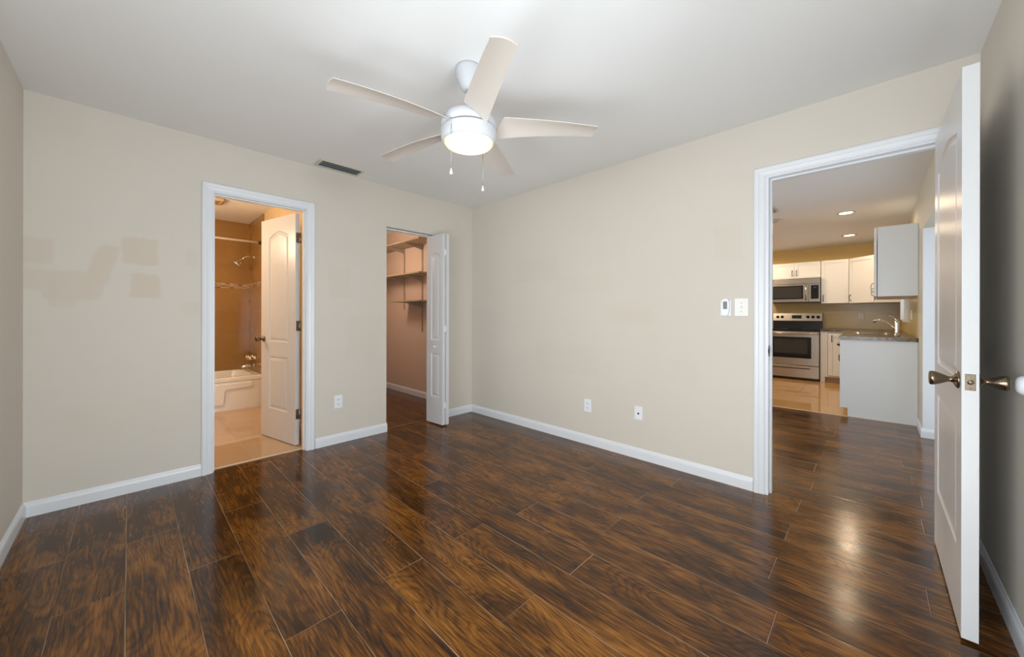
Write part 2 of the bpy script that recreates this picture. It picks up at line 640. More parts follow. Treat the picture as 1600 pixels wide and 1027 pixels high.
# bath
struct(MB().box((-0.541, YB2, 0), (XL, YBB + 0.1, H)).build('wall_bath_left', 'wall_bath'))
struct(MB().box((XBR + 0.0, YB2, 0), (XBR + 0.1, YBB + 0.1, H)).build('wall_bath_right', 'wall_bath'))
struct(MB().box((XL, YBB, 0), (XBR, YBB + 0.1, H)).build('wall_bath_back', 'wall_bath'))
# closet
struct(MB().box((1.50, YB2, 0), (1.60, 6.45, H)).build('wall_closet_left', 'wall_closet'))
struct(MB().box((1.60, 6.35, 0), (XR - 0.008, 6.45, H)).build('wall_closet_back', 'wall_closet'))
struct(MB().box((XR - 0.008, YB2, 0), (XR, 6.35, H)).build('wall_closet_right', 'wall_closet'))
# kitchen and living room
struct(MB().box((XK, -0.464, 0), (XK + 0.1, 3.5, H)).build('wall_kitchen_end', 'wall_kitchen'))
SINKWIN = (7.12, 8.05, 1.10, 1.98)
kb = wall_run(MB(), 'X', -0.464, YS, 5.29, XK, [SINKWIN])
kb.box((XR2, -0.464, 1.997), (5.29, YS, H))
struct(kb.build('wall_kitchen_sink', 'wall_living'))
struct(MB().box((5.280, -0.466, 0), (5.290, YS + 0.001, 1.997)).build('trim_patio_jamb', 'trim'))
struct(wall_run(MB(), 'X', 3.4, 3.5, XR2, XK, [(3.5, 5.3, 0.7, 2.0)]).build('wall_living_room', 'wall_living'))

struct(MB().box((-0.541, -0.494, H), (XK + 0.1, 6.45, H + 0.06)).build('ceiling', 'ceiling'))

fl = MB()
fl.box((-0.541, -0.494, -0.06), (XR2, 3.532, 0))
fl.box((1.50, 3.532, -0.06), (XR2, 6.45, 0))
fl.box((XR2, -0.494, -0.06), (5.75, 3.5, 0))
struct(fl.build('floor', 'wood'))
struct(MB().box((-0.541, 3.532, -0.06), (1.50, 6.45, 0.002)).build('floor_bath', 'bath_tile'))
struct(MB().box((5.75, -0.464, -0.06), (XK + 0.1, 3.5, 0.001)).build('floor_kitchen', 'kitchen_tile'))
struct(MB().rbox((0.43, 3.522, 0.0), (1.05, 3.548, 0.007), 0.003).build('trim_bath_threshold', 'thresh'))
struct(MB().rbox((1.785, 3.512, 0.0), (2.38, 3.55, 0.006), 0.003).build('trim_closet_threshold', 'tmold'))
struct(MB().rbox((5.735, 0.21, 0.0), (5.762, 3.39, 0.005), 0.002).build('trim_kitchen_threshold', 'thresh'))

# ------------------------------------------------------------------ baseboards, casings, jambs
BASE = [(0.0, 0.0), (0.0, 0.013), (0.058, 0.013), (0.070, 0.0105), (0.078, 0.006), (0.085, 0.0035), (0.086, 0.0)]  # (height, depth)


def baseboard(name, p0, p1, n, mat='trim'):
    """p0->p1 along the wall foot, n = direction into the room"""
    mb = MB()
    p0, p1, n = Vector((*p0, 0)), Vector((*p1, 0)), Vector((*n, 0))
    mb.sweep(BASE, lambda h_, d: [p0 + n * d + Vector((0, 0, h_)), p1 + n * d + Vector((0, 0, h_))], closed=True)
    return struct(mb.build(name, mat))


baseboard('baseboard_back', (XL, YB), (0.361, YB), (0, -1))
baseboard('baseboard_back_middle', (1.122, YB), (1.786, YB), (0, -1))
baseboard('baseboard_back_corner', (2.385, YB), (XR, YB), (0, -1))
baseboard('baseboard_right', (XR, 0.566), (XR, YB), (-1, 0))
baseboard('baseboard_left', (XL, -0.37), (XL, YB), (1, 0))
baseboard('baseboard_front', (XL, YF), (XR, YF), (0, 1))
baseboard('baseboard_closet', (XR - 0.008, YB2), (XR - 0.008, 6.35), (-1, 0), 'trim')
baseboard('baseboard_kitchen', (5.29, YS), (5.765, YS), (0, 1), 'trim')
baseboard('baseboard_jamb', (5.28, YS - 0.12), (5.28, YS + 0.013), (-1, 0), 'trim')

CAS = [(0.0, 0.0), (0.0, 0.008), (0.006, 0.011), (0.012, 0.0105), (0.030, 0.0135), (0.034, 0.0165), (0.050, 0.0185),
       (0.058, 0.016), (0.063, 0.010), (0.063, 0.0)]


def casing(mb, axis, face, sgn, ua, ub, zt, right=True, wr=None):
    """moulded casing round an opening (inner edges ua, ub, zt), on wall plane `face`, protruding along sgn"""
    def path(o, d):
        ro = o if wr is None else min(o, wr)
        pts = [(ua - o, 0.0), (ua - o, zt + o), (ub + ro, zt + o), (ub + ro, 0.0)]
        if axis == 'X':
            return [(u, face + sgn * d, z) for u, z in pts]
        return [(face + sgn * d, u, z) for u, z in pts]
    mb.sweep(CAS, path, closed=True)
    return mb


# bath door frame (trim_1): casing, jambs, stop
b = casing(MB(), 'X', YB, -1, 0.424, 1.056, 2.060)
t1 = struct(b.build('trim_1', 'trim'), 'white moulded casing around the bathroom doorway', 'door casing')
j = MB()
j.box((0.412, YB - 0.002, 0), (0.431, YB2 + 0.004, 2.072))
j.box((1.049, YB - 0.002, 0), (1.068, YB2 + 0.004, 2.072))
j.box((0.431, YB - 0.002, 2.053), (1.049, YB2 + 0.004, 2.072))
j.box((0.431, YB + 0.03, 0), (0.441, YB + 0.062, 2.053))
j.box((1.039, YB + 0.03, 0), (1.049, YB + 0.062, 2.053))
j.box((0.441, YB + 0.03, 2.043), (1.039, YB + 0.062, 2.053))
j.build('jamb', 'trim', t1)

# kitchen-side door frame (trim_2)
b = MB()


def kit_path(o, d):
    ro = o
    pts = [(0.502 + o, 0.0), (0.502 + o, 2.062 + o), (-0.280 - o, 2.062 + o), (-0.280 - o, 0.0)]
    return [(XR - d, u, z) for u, z in pts]


b.sweep(CAS, kit_path, closed=True)
t2 = struct(b.build('trim_2', 'trim'), 'white moulded casing around the doorway to the kitchen', 'door casing')
j = MB()
j.box((XR - 0.002, 0.484, 0), (XR2 + 0.004, 0.502, 2.072))
j.box((XR - 0.002, -0.292, 0), (XR2 + 0.004, -0.275, 2.072))
j.box((XR - 0.002, -0.275, 2.052), (XR2 + 0.004, 0.484, 2.072))
j.box((XR + 0.042, 0.473, 0), (XR + 0.075, 0.484, 2.052))
j.box((XR + 0.042, -0.275, 2.041), (XR + 0.075, 0.473, 2.052))
j.box((XR + 0.042, -0.275, 0), (XR + 0.075, -0.264, 2.041))
j.build('jamb', 'trim', t2)
# strike plate let into the jamb face
s_ = MB()
s_.rbox((XR + 0.004, 0.4815, 0.896), (XR + 0.034, 0.4845, 0.966), 0.001)
s_.lathe([(0.0, 0), (0.018, 0.0), (0.018, 0.004), (0.0, 0.004)], 20, TX((XR - 0.002, 0.482, 0.932)) @ RX(radians(90)), cap=False)
s_.build('strike_plate', 'bronze', t2)

# drywall return lip of the closet doorway gets a bifold track
tk = struct(MB().box((1.783, 3.492, 2.018), (2.383, 3.540, 2.040)).build('trim_bifold_track', 'trim'),
            'white bifold track along the closet header', 'door track')
MB().box((1.783, 3.489, 2.031), (2.383, 3.4925, 2.036)).build('groove', 'dark', tk)

# ------------------------------------------------------------------ panelled doors


def offset_loop(lp, d):
    n = len(lp)
    out = []
    for i in range(n):
        p0, p1, p2 = Vector(lp[i - 1]), Vector(lp[i]), Vector(lp[(i + 1) % n])
        e1, e2 = (p1 - p0).normalized(), (p2 - p1).normalized()
        n1, n2 = Vector((-e1.y, e1.x)), Vector((-e2.y, e2.x))
        m = (n1 + n2)
        m = m / max(0.3, m.dot(n1)) if m.length > 1e-6 else n1
        out.append(tuple(p1 + m * d))
    return out


def arch_loop(u0, u1, z0, zs, zp, seg=20):
    """counter-clockwise panel outline with an eyebrow arch on top"""
    lp = [(u0, z0), (u1, z0)]
    if zp - zs < 1e-4:
        return lp + [(u1, zs), (u0, zs)]
    for i in range(seg + 1):
        s = 1 - 2 * i / seg
        u = (u0 + u1) / 2 + s * (u1 - u0) / 2
        z = zs + (zp - zs) * (0.5 * (1 + cos(pi * s))) ** 0.6
        lp.append((u, z))
    return lp


STEPS = [(0.0, 0.0), (0.004, 0.0045), (0.011, 0.0075), (0.017, 0.0075), (0.034, 0.0025), (0.040, 0.0015)]


def leaf_mesh(mb, w, h, t, loops, mat, z0=0.0):
    """door leaf: x 0..w, y 0..t, both faces with moulded panels"""
    outer = [(0, z0), (w, z0), (w, h), (0, h)]
    for y, sg in ((0.0, 1), (t, -1)):
        polys = [[Vector((u, z, 0)) for u, z in outer]] + [[Vector((u, z, 0)) for u, z in lp] for lp in loops]
        flat = [p for q in polys for p in q]
        tris = geometry.tessellate_polygon(polys)
        mb.add([(p.x, y, p.y) for p in flat], [tuple(tr_) for tr_ in tris], False, mat)
        for lp in loops:
            rings = [(offset_loop(lp, o), dpt) for o, dpt in STEPS]
            n = len(lp)
            vs = [(u, y + sg * dpt, z) for r, dpt in rings for u, z in r]
            fs = []
            for k in range(len(rings) - 1):
                for i in range(n):
                    q = (i + 1) % n
                    fs.append((k * n + i, k * n + q, (k + 1) * n + q, (k + 1) * n + i))
            fs.append(tuple((len(rings) - 1) * n + i for i in range(n)))
            mb.add(vs, fs, False, mat)
    vs = [(u, y, z) for y in (0.0, t) for u, z in outer]
    mb.add(vs, [(0, 1, 5, 4), (1, 2, 6, 5), (2, 3, 7, 6), (3, 0, 4, 7)], False, mat)
    return mb


def merge_clean(o, dist=0.0002):
    bm = bmesh.new()
    bm.from_mesh(o.data)
    bmesh.ops.remove_doubles(bm, verts=bm.verts, dist=dist)
    bmesh.ops.recalc_face_normals(bm, faces=bm.faces)
    bm.to_mesh(o.data)
    bm.free()
    return o


KNOB = [(0.0, 0.0), (0.031, 0.0), (0.0325, 0.003), (0.030, 0.006), (0.022, 0.010), (0.0125, 0.014), (0.0095, 0.021), (0.0105, 0.026),
        (0.014, 0.033), (0.020, 0.045), (0.0245, 0.056), (0.0265, 0.064), (0.026, 0.070), (0.022, 0.0735), (0.0, 0.075)]


def knob(mb, u, y, z, sgn, sc=1.0):
    """knob whose axis points along sgn * y"""
    mb.lathe([(r * sc, q * sc) for r, q in KNOB], 28, TX((u, y, z)) @ RX(radians(90 if sgn < 0 else -90)), cap=False)
    return mb


def hinge(mb, x, y, z, hgt=0.09):
    mb.lathe([(0.0, -hgt / 2), (0.0065, -hgt / 2), (0.0065, hgt / 2), (0.0, hgt / 2)], 12, TX((x, y, z)), cap=False)
    return mb


# bedroom door (door_1): open, almost along the front wall
d1 = struct(bpy.data.objects.new('door_1', None), 'white two-panel bedroom door standing open against the wall on the right', 'door')
COL.objects.link(d1)
d1.location = (2.872, -0.268, 0.012)
# leaf runs from the hinge towards -X; local x -> world -X, local y 0..t -> world +Y
D1M = Matrix.Scale(-1, 4, (1, 0, 0))
W_, T_ = 0.800, 0.040
lp = [arch_loop(0.115, 0.685, 0.916, 1.845, 1.895), arch_loop(0.115, 0.685, 0.285, 0.765, 0.765)]
mb = leaf_mesh(MB(), W_, 2.038, T_, lp, D1M)
merge_clean(mb.build('leaf', 'door', d1))
mb = MB()
knob(mb, -0.742, T_, 0.914, 1)
mb.build('knob', 'brass', d1)
mb = MB()
knob(mb, -0.742, 0.0, 0.914, -1)
mb.build('knob', 'brass', d1)
mb = MB()
mb.rbox((-W_ - 0.0015, T_ / 2 - 0.0125, 0.885), (-W_ + 0.002, T_ / 2 + 0.0125, 0.943), 0.001)
lt = mb.build('latch_plate', 'brass', d1)
mb = MB()
mb.lathe([(0.0, 0), (0.0085, 0), (0.0085, 0.004), (0.0, 0.0055)], 18, TX((-W_ - 0.001, T_ / 2, 0.914)) @ RY(radians(-90)), cap=False)
mb.build('latch_bolt', 'nickel', lt)
for dz in (-0.022, 0.022):
    MB().lathe([(0.0, 0), (0.0035, 0), (0.0025, 0.0015), (0.0, 0.0015)], 12, TX((-W_ - 0.001, T_ / 2, 0.914 + dz)) @ RY(radians(-90)), cap=False).build('screw', 'nickel', lt)
for hz in (0.25, 1.02, 1.80):
    hinge(MB(), 0.004, -0.002, hz).build('hinge', 'nickel', d1)

# bathroom door (door_2)
d2 = struct(bpy.data.objects.new('door_2', None), 'white arched two-panel door open into the bathroom', 'door')
COL.objects.link(d2)
ang = math.atan2(0.580, -0.131)
d2.location = (1.017, 3.644, 0.010)
d2.rotation_euler = (0, 0, ang)
lp = [arch_loop(0.115, 0.448, 0.898, 1.868, 1.918), arch_loop(0.128, 0.446, 0.272, 0.762, 0.762)]
# local +x along the leaf; visible face is on local +y side (towards -X), so thickness runs to local -y
mb = leaf_mesh(MB(), 0.594, 2.045, 0.035, lp, TX((0, -0.035, 0)))
merge_clean(mb.build('leaf', 'door', d2))
knob(MB(), 0.545, 0.0, 0.920, 1, 0.95).build('knob', 'brass', d2)
knob(MB(), 0.545, -0.035, 0.920, -1, 0.95).build('knob', 'brass', d2)
for hz in (0.27, 1.05, 1.83):
    mb = MB()
    mb.rbox((-0.0025, -0.034, hz - 0.045), (0.0005, -0.004, hz + 0.045), 0.0008)
    hinge(mb, -0.006, -0.039, hz, 0.092)
    mb.build('hinge', 'nickel', d2)

# bifold closet door (door_3): two folded leaves
d3 = struct(bpy.data.objects.new('door_3', None), 'white bifold closet door folded open at the closet', 'door')
COL.objects.link(d3)
d3.location = (2.246, 3.470, 0.014)
LW, LT = 0.282, 0.034
d3.rotation_euler = (0, 0, math.atan2(3.204 - 3.470, 2.264 - 2.246))
mb = leaf_mesh(MB(), 0.268, 1.992, LT, [arch_loop(0.080, 0.218, 0.880, 1.775, 1.805, 8), arch_loop(0.080, 0.218, 0.280, 0.742, 0.742)], None)
merge_clean(mb.build('leaf', 'door', d3))
mb = leaf_mesh(MB(), 0.268, 1.992, LT, [arch_loop(0.080, 0.218, 0.880, 1.775, 1.805, 8), arch_loop(0.080, 0.218, 0.280, 0.742, 0.742)], TX((0.012, LT + 0.008, 0)))
merge_clean(mb.build('leaf', 'door', d3))
mb = MB()
mb.lathe([(0.0, 0), (0.009, 0), (0.006, 0.008), (0.009, 0.014), (0.014, 0.020), (0.013, 0.026), (0.0, 0.029)], 20, TX((0.155, 0.0, 0.812)) @ RX(radians(90)), cap=False)
mb.build('knob', 'plastic', d3)
for hz in (0.2, 1.0, 1.8):
    mb = MB()
    mb.rbox((0.2645, LT - 0.012, hz - 0.03), (0.270, LT + 0.018, hz + 0.03), 0.001)
    mb.build('hinge', 'trim', d3)

# ------------------------------------------------------------------ bedroom windows (behind the viewpoint)


def window(name, axis, face_in, depth, ua, ub, za, zb, casing_out, label, muntin=True):
    """double-hung window set in a wall opening"""
    root = struct(bpy.data.objects.new(name, None), label, 'window')
    COL.objects.link(root)
    def bx(mb, a, b, z0, z1, t0, t1):
        lo, hi = min(t0, t1), max(t0, t1)
        if axis == 'X':
            mb.box((a, lo, z0), (b, hi, z1))
        else:
            mb.box((lo, a, z0), (hi, b, z1))
    s = 1 if depth > 0 else -1
    m0, m1 = face_in + s * 0.05, face_in + s * 0.09
    f = MB()
    bx(f, ua, ua + 0.04, za, zb, m0, m1)
    bx(f, ub - 0.04, ub, za, zb, m0, m1)
    bx(f, ua + 0.04, ub - 0.04, za, za + 0.04, m0, m1)
    bx(f, ua + 0.04, ub - 0.04, zb - 0.04, zb, m0, m1)
    zm = (za + zb) / 2
    bx(f, ua + 0.04, ub - 0.04, zm - 0.02, zm + 0.02, m0, m1)
    if muntin:
        um = (ua + ub) / 2
        bx(f, um - 0.02, um + 0.02, za + 0.04, zb - 0.04, m0 + s * 0.001, m1 - s * 0.001)
    f.build('window_frame', 'trim', root)
    p = MB()
    bx(p, ua + 0.03, ub - 0.03, za + 0.03, zb - 0.03, face_in + s * 0.068, face_in + s * 0.072)
    p.build('window_glass', 'glass', root)
    c = MB()
    bx(c, ua - casing_out, ub + casing_out, za - 0.025, za, face_in + s * 0.05, face_in - s * 0.03)
    c.build('window_sill', 'trim', root)
    return root


window('window_1', 'Y', XL, -0.12, W1[0], W1[1], W1[2], W1[3], 0.05, 'wide white window in the left bedroom wall')
window('window_2', 'X', YF, -0.12, W2[0], W2[1], W2[2], W2[3], 0.05, 'wide white window in the front bedroom wall')
window('window_added_4', 'X', 3.4, 0.12, 3.5, 5.3, 0.7, 2.0, 0.05, 'unseen living room window added for its daylight')  # out of view, added to light the cabinet end panel

# ------------------------------------------------------------------ ceiling fan
FX, FY = 1.228, 1.508
fan = thing('ceiling_fan', 'white five-blade ceiling fan with lit round lamp hanging from the ceiling', 'ceiling fan', (FX, FY, 0))
MB().lathe([(0.0, 2.44), (0.069, 2.44), (0.070, 2.425), (0.068, 2.410), (0.062, 2.385), (0.052, 2.358), (0.040, 2.335), (0.027, 2.322), (0.022, 2.322), (0.0, 2.325)], 40, cap=False).build('canopy', 'fan_white', fan)
MB().tube([(0, 0, 2.33), (0, 0, 2.20)], 0.0125, 16).build('downrod', 'fan_white', fan)
MB().lathe([(0.0, 2.226), (0.030, 2.226), (0.034, 2.214), (0.060, 2.208), (0.095, 2.200), (0.122, 2.186), (0.136, 2.168), (0.141, 2.148), (0.142, 2.126), (0.0, 2.126)], 48, cap=False).build('motor_housing', 'fan_white', fan)
MB().lathe([(0.0, 2.127), (0.132, 2.127), (0.132, 2.117), (0.0, 2.117)], 48, cap=False).build('housing_gap', 'dark', fan)
MB().lathe([(0.0, 2.118), (0.141, 2.118), (0.143, 2.112), (0.143, 2.086), (0.141, 2.070), (0.136, 2.058), (0.131, 2.052), (0.127, 2.053), (0.126, 2.062), (0.0, 2.064)], 48, cap=False).build('light_kit_ring', 'fan_white', fan)
lens = MB().lathe([(0.1255, 2.060), (0.1245, 2.050), (0.118, 2.042), (0.100, 2.034), (0.075, 2.0285), (0.045, 2.0255), (0.0, 2.0245)], 48, cap=False)
lens.build('lamp_lens', 'lens', fan)


def blade_mesh():
    """twisted blade: steep at the hub, flat at the tip; its root is cut slantwise"""
    mb = MB()
    n, m, th = 20, 8, 0.006
    vs, fs = [], []
    for i in range(n + 1):
        for side in (1, -1):
            for k in range(m + 1):
                c = k / m
                u0 = 0.185 - 0.062 * c
                u = u0 + (0.662 + 0.006 * sin(pi * c) - 0.008 * c - u0) * i / n
                s = (u - 0.12) / 0.54
                pitch = radians(24 - 23 * min(1, max(0, s)) ** 0.8)
                lead = -0.066 + 0.013 * s
                trail = 0.070 - 0.018 * s
                w = lead + (trail - lead) * c
                bow = 0.008 * (1 - (2 * c - 1) ** 2)
                edge = 0.55 if k in (0, m) else 1.0
                z = 2.134 - sin(pitch) * w + bow - 0.012 * s + 0.036 * s * (1 - s) + side * th / 2 * edge
                vs.append((u, cos(pitch) * w, z))
    row = 2 * (m + 1)
    for i in range(n):
        for k in range(m):
            a = i * row + k
            fs.append((a, a + 1, a + row + 1, a + row))
            bq = a + m + 1
            fs.append((bq, bq + row, bq + row + 1, bq + 1))
        for k in (0, m):
            a = i * row + k
            bq = a + m + 1
            fs.append((a, a + row, bq + row, bq))
    for i in (0, n):
        for k in range(m):
            a = i * row + k
            bq = a + m + 1
            fs.append((a, bq, bq + 1, a + 1))
    mb.add(vs, fs, True)
    return mb


first = None
for k, a in enumerate((170.0, -44.5, -118.3, 100.6, 26.8)):
    if first is None:
        first = blade_mesh().build('blade', 'blade', fan)
        e = first.modifiers.new('split', 'EDGE_SPLIT')
        e.split_angle = radians(40)
        o = first
    else:
        o = first.copy()
        COL.objects.link(o)
        o.parent = fan
    o.rotation_euler = (0, 0, radians(a))


def pull_chain(px, py, z0, z1):
    mb = MB()
    n = int((z0 - z1) / 0.0045)
    mb.tube([(px, py, z0), (px, py, z1)], 0.0011, 6)
    ch = mb.build('pull_chain', 'nickel', fan)
    MB().lathe([(0.0, z1 + 0.004), (0.003, z1 + 0.002), (0.005, z1 - 0.008), (0.0085, z1 - 0.022), (0.0085, z1 - 0.027), (0.006, z1 - 0.030), (0.0, z1 - 0.030)], 16, TX((px, py, 0)), cap=False).build('pull_knob', 'fan_white', ch)


# chains hang from the light ring's edge
pull_chain(-0.1420, -0.0405, 2.088, 1.872)
pull_chain(0.1395, 0.0480, 2.088, 1.878)

# ceiling register
vent = thing('ceiling_vent', 'dark slatted air register in the ceiling above the wall between the two doorways', 'air vent', (1.275, 3.325, H))
f = MB()
vx, vy = 0.185, 0.088
f.box((-vx, -vy, -0.010), (vx, -vy + 0.02, 0.0)); f.box((-vx, vy - 0.02, -0.010), (vx, vy, 0.0))
f.box((-vx, -vy + 0.02, -0.010), (-vx + 0.022, vy - 0.02, 0.0)); f.box((vx - 0.022, -vy + 0.02, -0.010), (vx, vy - 0.02, 0.0))
f.build('frame', 'vent_frame', vent, bevel=0.003)
MB().box((-vx + 0.02, -vy + 0.018, -0.003), (vx - 0.02, vy - 0.018, -0.001)).build('duct_backing', 'vent_dark', vent)
for i in range(3):
    yy = -0.040 + i * 0.042
    MB().box((-0.163, -0.0045, -0.001), (0.163, 0.0045, 0.001), TX((0, yy, -0.008)) @ RX(radians(-40))).build('slat', 'vent_slat', vent)

# ------------------------------------------------------------------ outlets, switch, remote, bumper


def outlet(label, loc, rotz, group='duplex outlets low on the bedroom walls'):
    """front faces local -y"""
    r = thing('electrical_outlet', label, 'electrical outlet', loc, rotz, group)
    MB().rbox((-0.036, -0.006, -0.058), (0.036, 0.0, 0.058), 0.003).build('cover_plate', 'plastic', r)
    for dz in (-0.02, 0.02):
        MB().rbox((-0.0165, -0.008, dz - 0.0145), (0.0165, -0.004, dz + 0.0145), 0.004).build('receptacle', 'plastic', r)
        mb = MB()
        mb.box((-0.008, -0.0085, dz - 0.003), (-0.005, -0.0075, dz + 0.007)); mb.box((0.005, -0.0085, dz - 0.003), (0.008, -0.0075, dz + 0.006))
        mb.box((-0.002, -0.0085, dz - 0.010), (0.002, -0.0075, dz - 0.006))
        mb.build('slots', 'slot', r)
    return r


o1 = outlet('white duplex outlet between the bathroom doorway and the closet', (1.318, YB, 0.374), 0)
copy_thing(o1, (XR, 1.839, 0.347), radians(-90), 'white duplex outlet on the long blank wall, beside the single-jack plate')
r = thing('jack_plate', 'white wall plate with one dark round jack, low on the blank wall', 'wall plate', (XR, 1.360, 0.369), radians(-90))
MB().rbox((-0.034, -0.006, -0.055), (0.034, 0.0, 0.055), 0.003).build('cover_plate', 'plastic', r)
MB().lathe([(0.0, 0), (0.008, 0), (0.007, 0.004), (0.004, 0.006), (0.0, 0.006)], 16, TX((0, -0.005, -0.004)) @ RX(radians(90)), cap=False).build('jack', 'dark', r)

r = thing('light_switch', 'white toggle light switch beside the casing of the kitchen doorway', 'light switch', (XR, 0.635, 1.216), radians(-90))
MB().rbox((-0.041, -0.006, -0.061), (0.041, 0.0, 0.061), 0.003).build('cover_plate', 'ivory', r)
mb = MB()
mb.rbox((-0.005, -0.0075, -0.012), (0.005, -0.004, 0.012), 0.001)
mb.rbox((-0.004, -0.017, -0.001), (0.004, -0.005, 0.008), 0.0015)
mb.build('toggle', 'ivory', r)
for dz in (-0.03, 0.03):
    MB().lathe([(0.0, 0), (0.003, 0), (0.002, 0.0012), (0.0, 0.0012)], 10, TX((0, -0.0058, dz)) @ RX(radians(90)), cap=False).build('screw', 'slot', r)

r = thing('remote_control', 'white fan remote with grey screen in a wall cradle left of the light switch', 'remote control', (XR, 0.729, 1.217), radians(-90))
MB().rbox((-0.034, -0.008, -0.060), (0.034, 0.0, 0.050), 0.004).build('wall_cradle', 'plastic', r)
lpq = []
for i in range(24):
    a = 2 * pi * i / 24
    sq = lambda c, p_: math.copysign(abs(c) ** p_, c)
    lpq.append((0.025 * sq(cos(a), 0.6) * (1.0 - 0.12 * (sin(a) < 0) * abs(sin(a))), 0.060 * sq(sin(a), 0.6)))
MB().prism(lpq, -0.022, -0.006).build('remote_body', 'plastic', r, bevel=0.003)
mb = MB()
mb.rbox((-0.0125, -0.0235, -0.012), (0.0125, -0.021, 0.040), 0.001)
mb.build('screen', 'display', r)

r = thing('door_bumper', 'round white wall bumper behind the open bedroom door', 'door stop', (2.138, YF, 0.922))
MB().lathe([(0.0, 0), (0.033, 0), (0.0335, 0.004), (0.030, 0.011), (0.023, 0.017), (0.012, 0.0205), (0.0, 0.021)], 32, RX(radians(-90)), cap=False).build('bumper_cap', 'plastic', r)

# ------------------------------------------------------------------ bathroom
# tile lining of the tub alcove
TL = YT - 0.03
struct(MB().box((XL, YBB - 0.010, 0.36), (XBR - 0.008, YBB, H)).build('wall_shower_back', 'shower_tile'))
struct(MB().box((XBR - 0.010, TL, 0.0), (XBR, YBB, H)).build('wall_shower_right', 'shower_tile_side'))
struct(MB().box((XL, YBB - 0.0125, 1.520), (XBR - 0.010, YBB - 0.010, 1.590)).build('trim_mosaic_back', 'mosaic'))
struct(MB().box((XBR - 0.0125, TL, 1.520), (XBR - 0.010, YBB - 0.0125, 1.590)).build('trim_mosaic_right', 'mosaic_side'))
struct(MB().box((XBR - 0.012, 3.66, 0.0), (XBR, TL - 0.002, 0.09)).build('baseboard_bath', 'bath_tile'))

tub = thing('bathtub', 'white bathtub with stepped apron in the tiled alcove', 'bathtub', (0, 0, 0))
x0, x1, y0, y1, zt = XL + 0.002, XBR - 0.0125, YT, YBB - 0.0135, 0.400


def rrect(xa, xb, ya, yb, r, z, seg=6):
    pts = []
    for cx_, cy_, a0 in ((xb - r, ya + r, -90), (xb - r, yb - r, 0), (xa + r, yb - r, 90), (xa + r, ya + r, 180)):
        for i in range(seg + 1):
            a = radians(a0 + 90 * i / seg)
            pts.append((cx_ + r * cos(a), cy_ + r * sin(a), z))
    return pts


rings = [rrect(x0, x1, y0 + 0.012, y1, 0.004, 0.002), rrect(x0, x1, y0 + 0.012, y1, 0.004, zt - 0.055), rrect(x0, x1, y0, y1, 0.006, zt - 0.048),
         rrect(x0, x1, y0, y1, 0.006, zt - 0.008), rrect(x0 + 0.006, x1 - 0.006, y0 + 0.006, y1 - 0.006, 0.008, zt),
         rrect(x0 + 0.07, x1 - 0.085, y0 + 0.075, y1 - 0.06, 0.10, zt), rrect(x0 + 0.078, x1 - 0.095, y0 + 0.085, y1 - 0.068, 0.10, zt - 0.010),
         rrect(x0 + 0.14, x1 - 0.15, y0 + 0.13, y1 - 0.11, 0.12, 0.09), rrect(x0 + 0.20, x1 - 0.20, y0 + 0.18, y1 - 0.16, 0.12, 0.06)]
n = len(rings[0])
vs = [p for r_ in rings for p in r_]
fs = [(k * n + i, k * n + (i + 1) % n, (k + 1) * n + (i + 1) % n, (k + 1) * n + i) for k in range(len(rings) - 1) for i in range(n)]
fs.append(tuple((len(rings) - 1) * n + i for i in range(n)))
mb = MB()
mb.add(vs, fs, False)
mb.build('tub_shell', 'tub', tub, bevel=0.004)
pan = [(-0.32, 0.075), (0.0, 0.075), (0.775, 0.075), (0.79, 0.09), (0.80, 0.235), (0.815, 0.25), (1.06, 0.262), (1.075, 0.275), (1.075, 0.315), (1.06, 0.325), (-0.32, 0.325)]
mb = MB()
mb.prism(pan, YT - 0.006, YT + 0.016)
mb.build('apron_panel', 'tub', tub, bevel=0.008)
MB().lathe([(0.0, 0), (0.026, 0), (0.026, 0.006), (0.0, 0.008)], 20, TX((x1 - 0.142, 5.95, 0.26)) @ RY(radians(-82)), cap=False).build('overflow_plate', 'chrome', tub)

sh = thing('shower_fixture', 'chrome shower head on a curved arm above the bathtub', 'shower head', (XBR - 0.0125, 6.0, 1.93))
MB().lathe([(0.0, 0), (0.030, 0), (0.029, 0.005), (0.014, 0.010), (0.0, 0.010)], 24, RY(radians(-90)), cap=False).build('wall_flange', 'chrome', sh)
arm = [(-0.005, 0, 0), (-0.04, 0, 0.008), (-0.08, 0, 0.004), (-0.115, 0, -0.015), (-0.142, 0, -0.045)]
MB().tube(arm, 0.0095, 14).build('shower_arm', 'chrome', sh)
hm = TX((-0.142, 0, -0.045)) @ RY(radians(36)) @ RX(radians(180)) @ Matrix.Scale(1.3, 4)
MB().lathe([(0.0, -0.01), (0.012, -0.01), (0.015, 0.005), (0.018, 0.018), (0.034, 0.040), (0.050, 0.056), (0.054, 0.066), (0.052, 0.072), (0.0, 0.073)], 28, hm, cap=False).build('spray_head', 'chrome', sh)

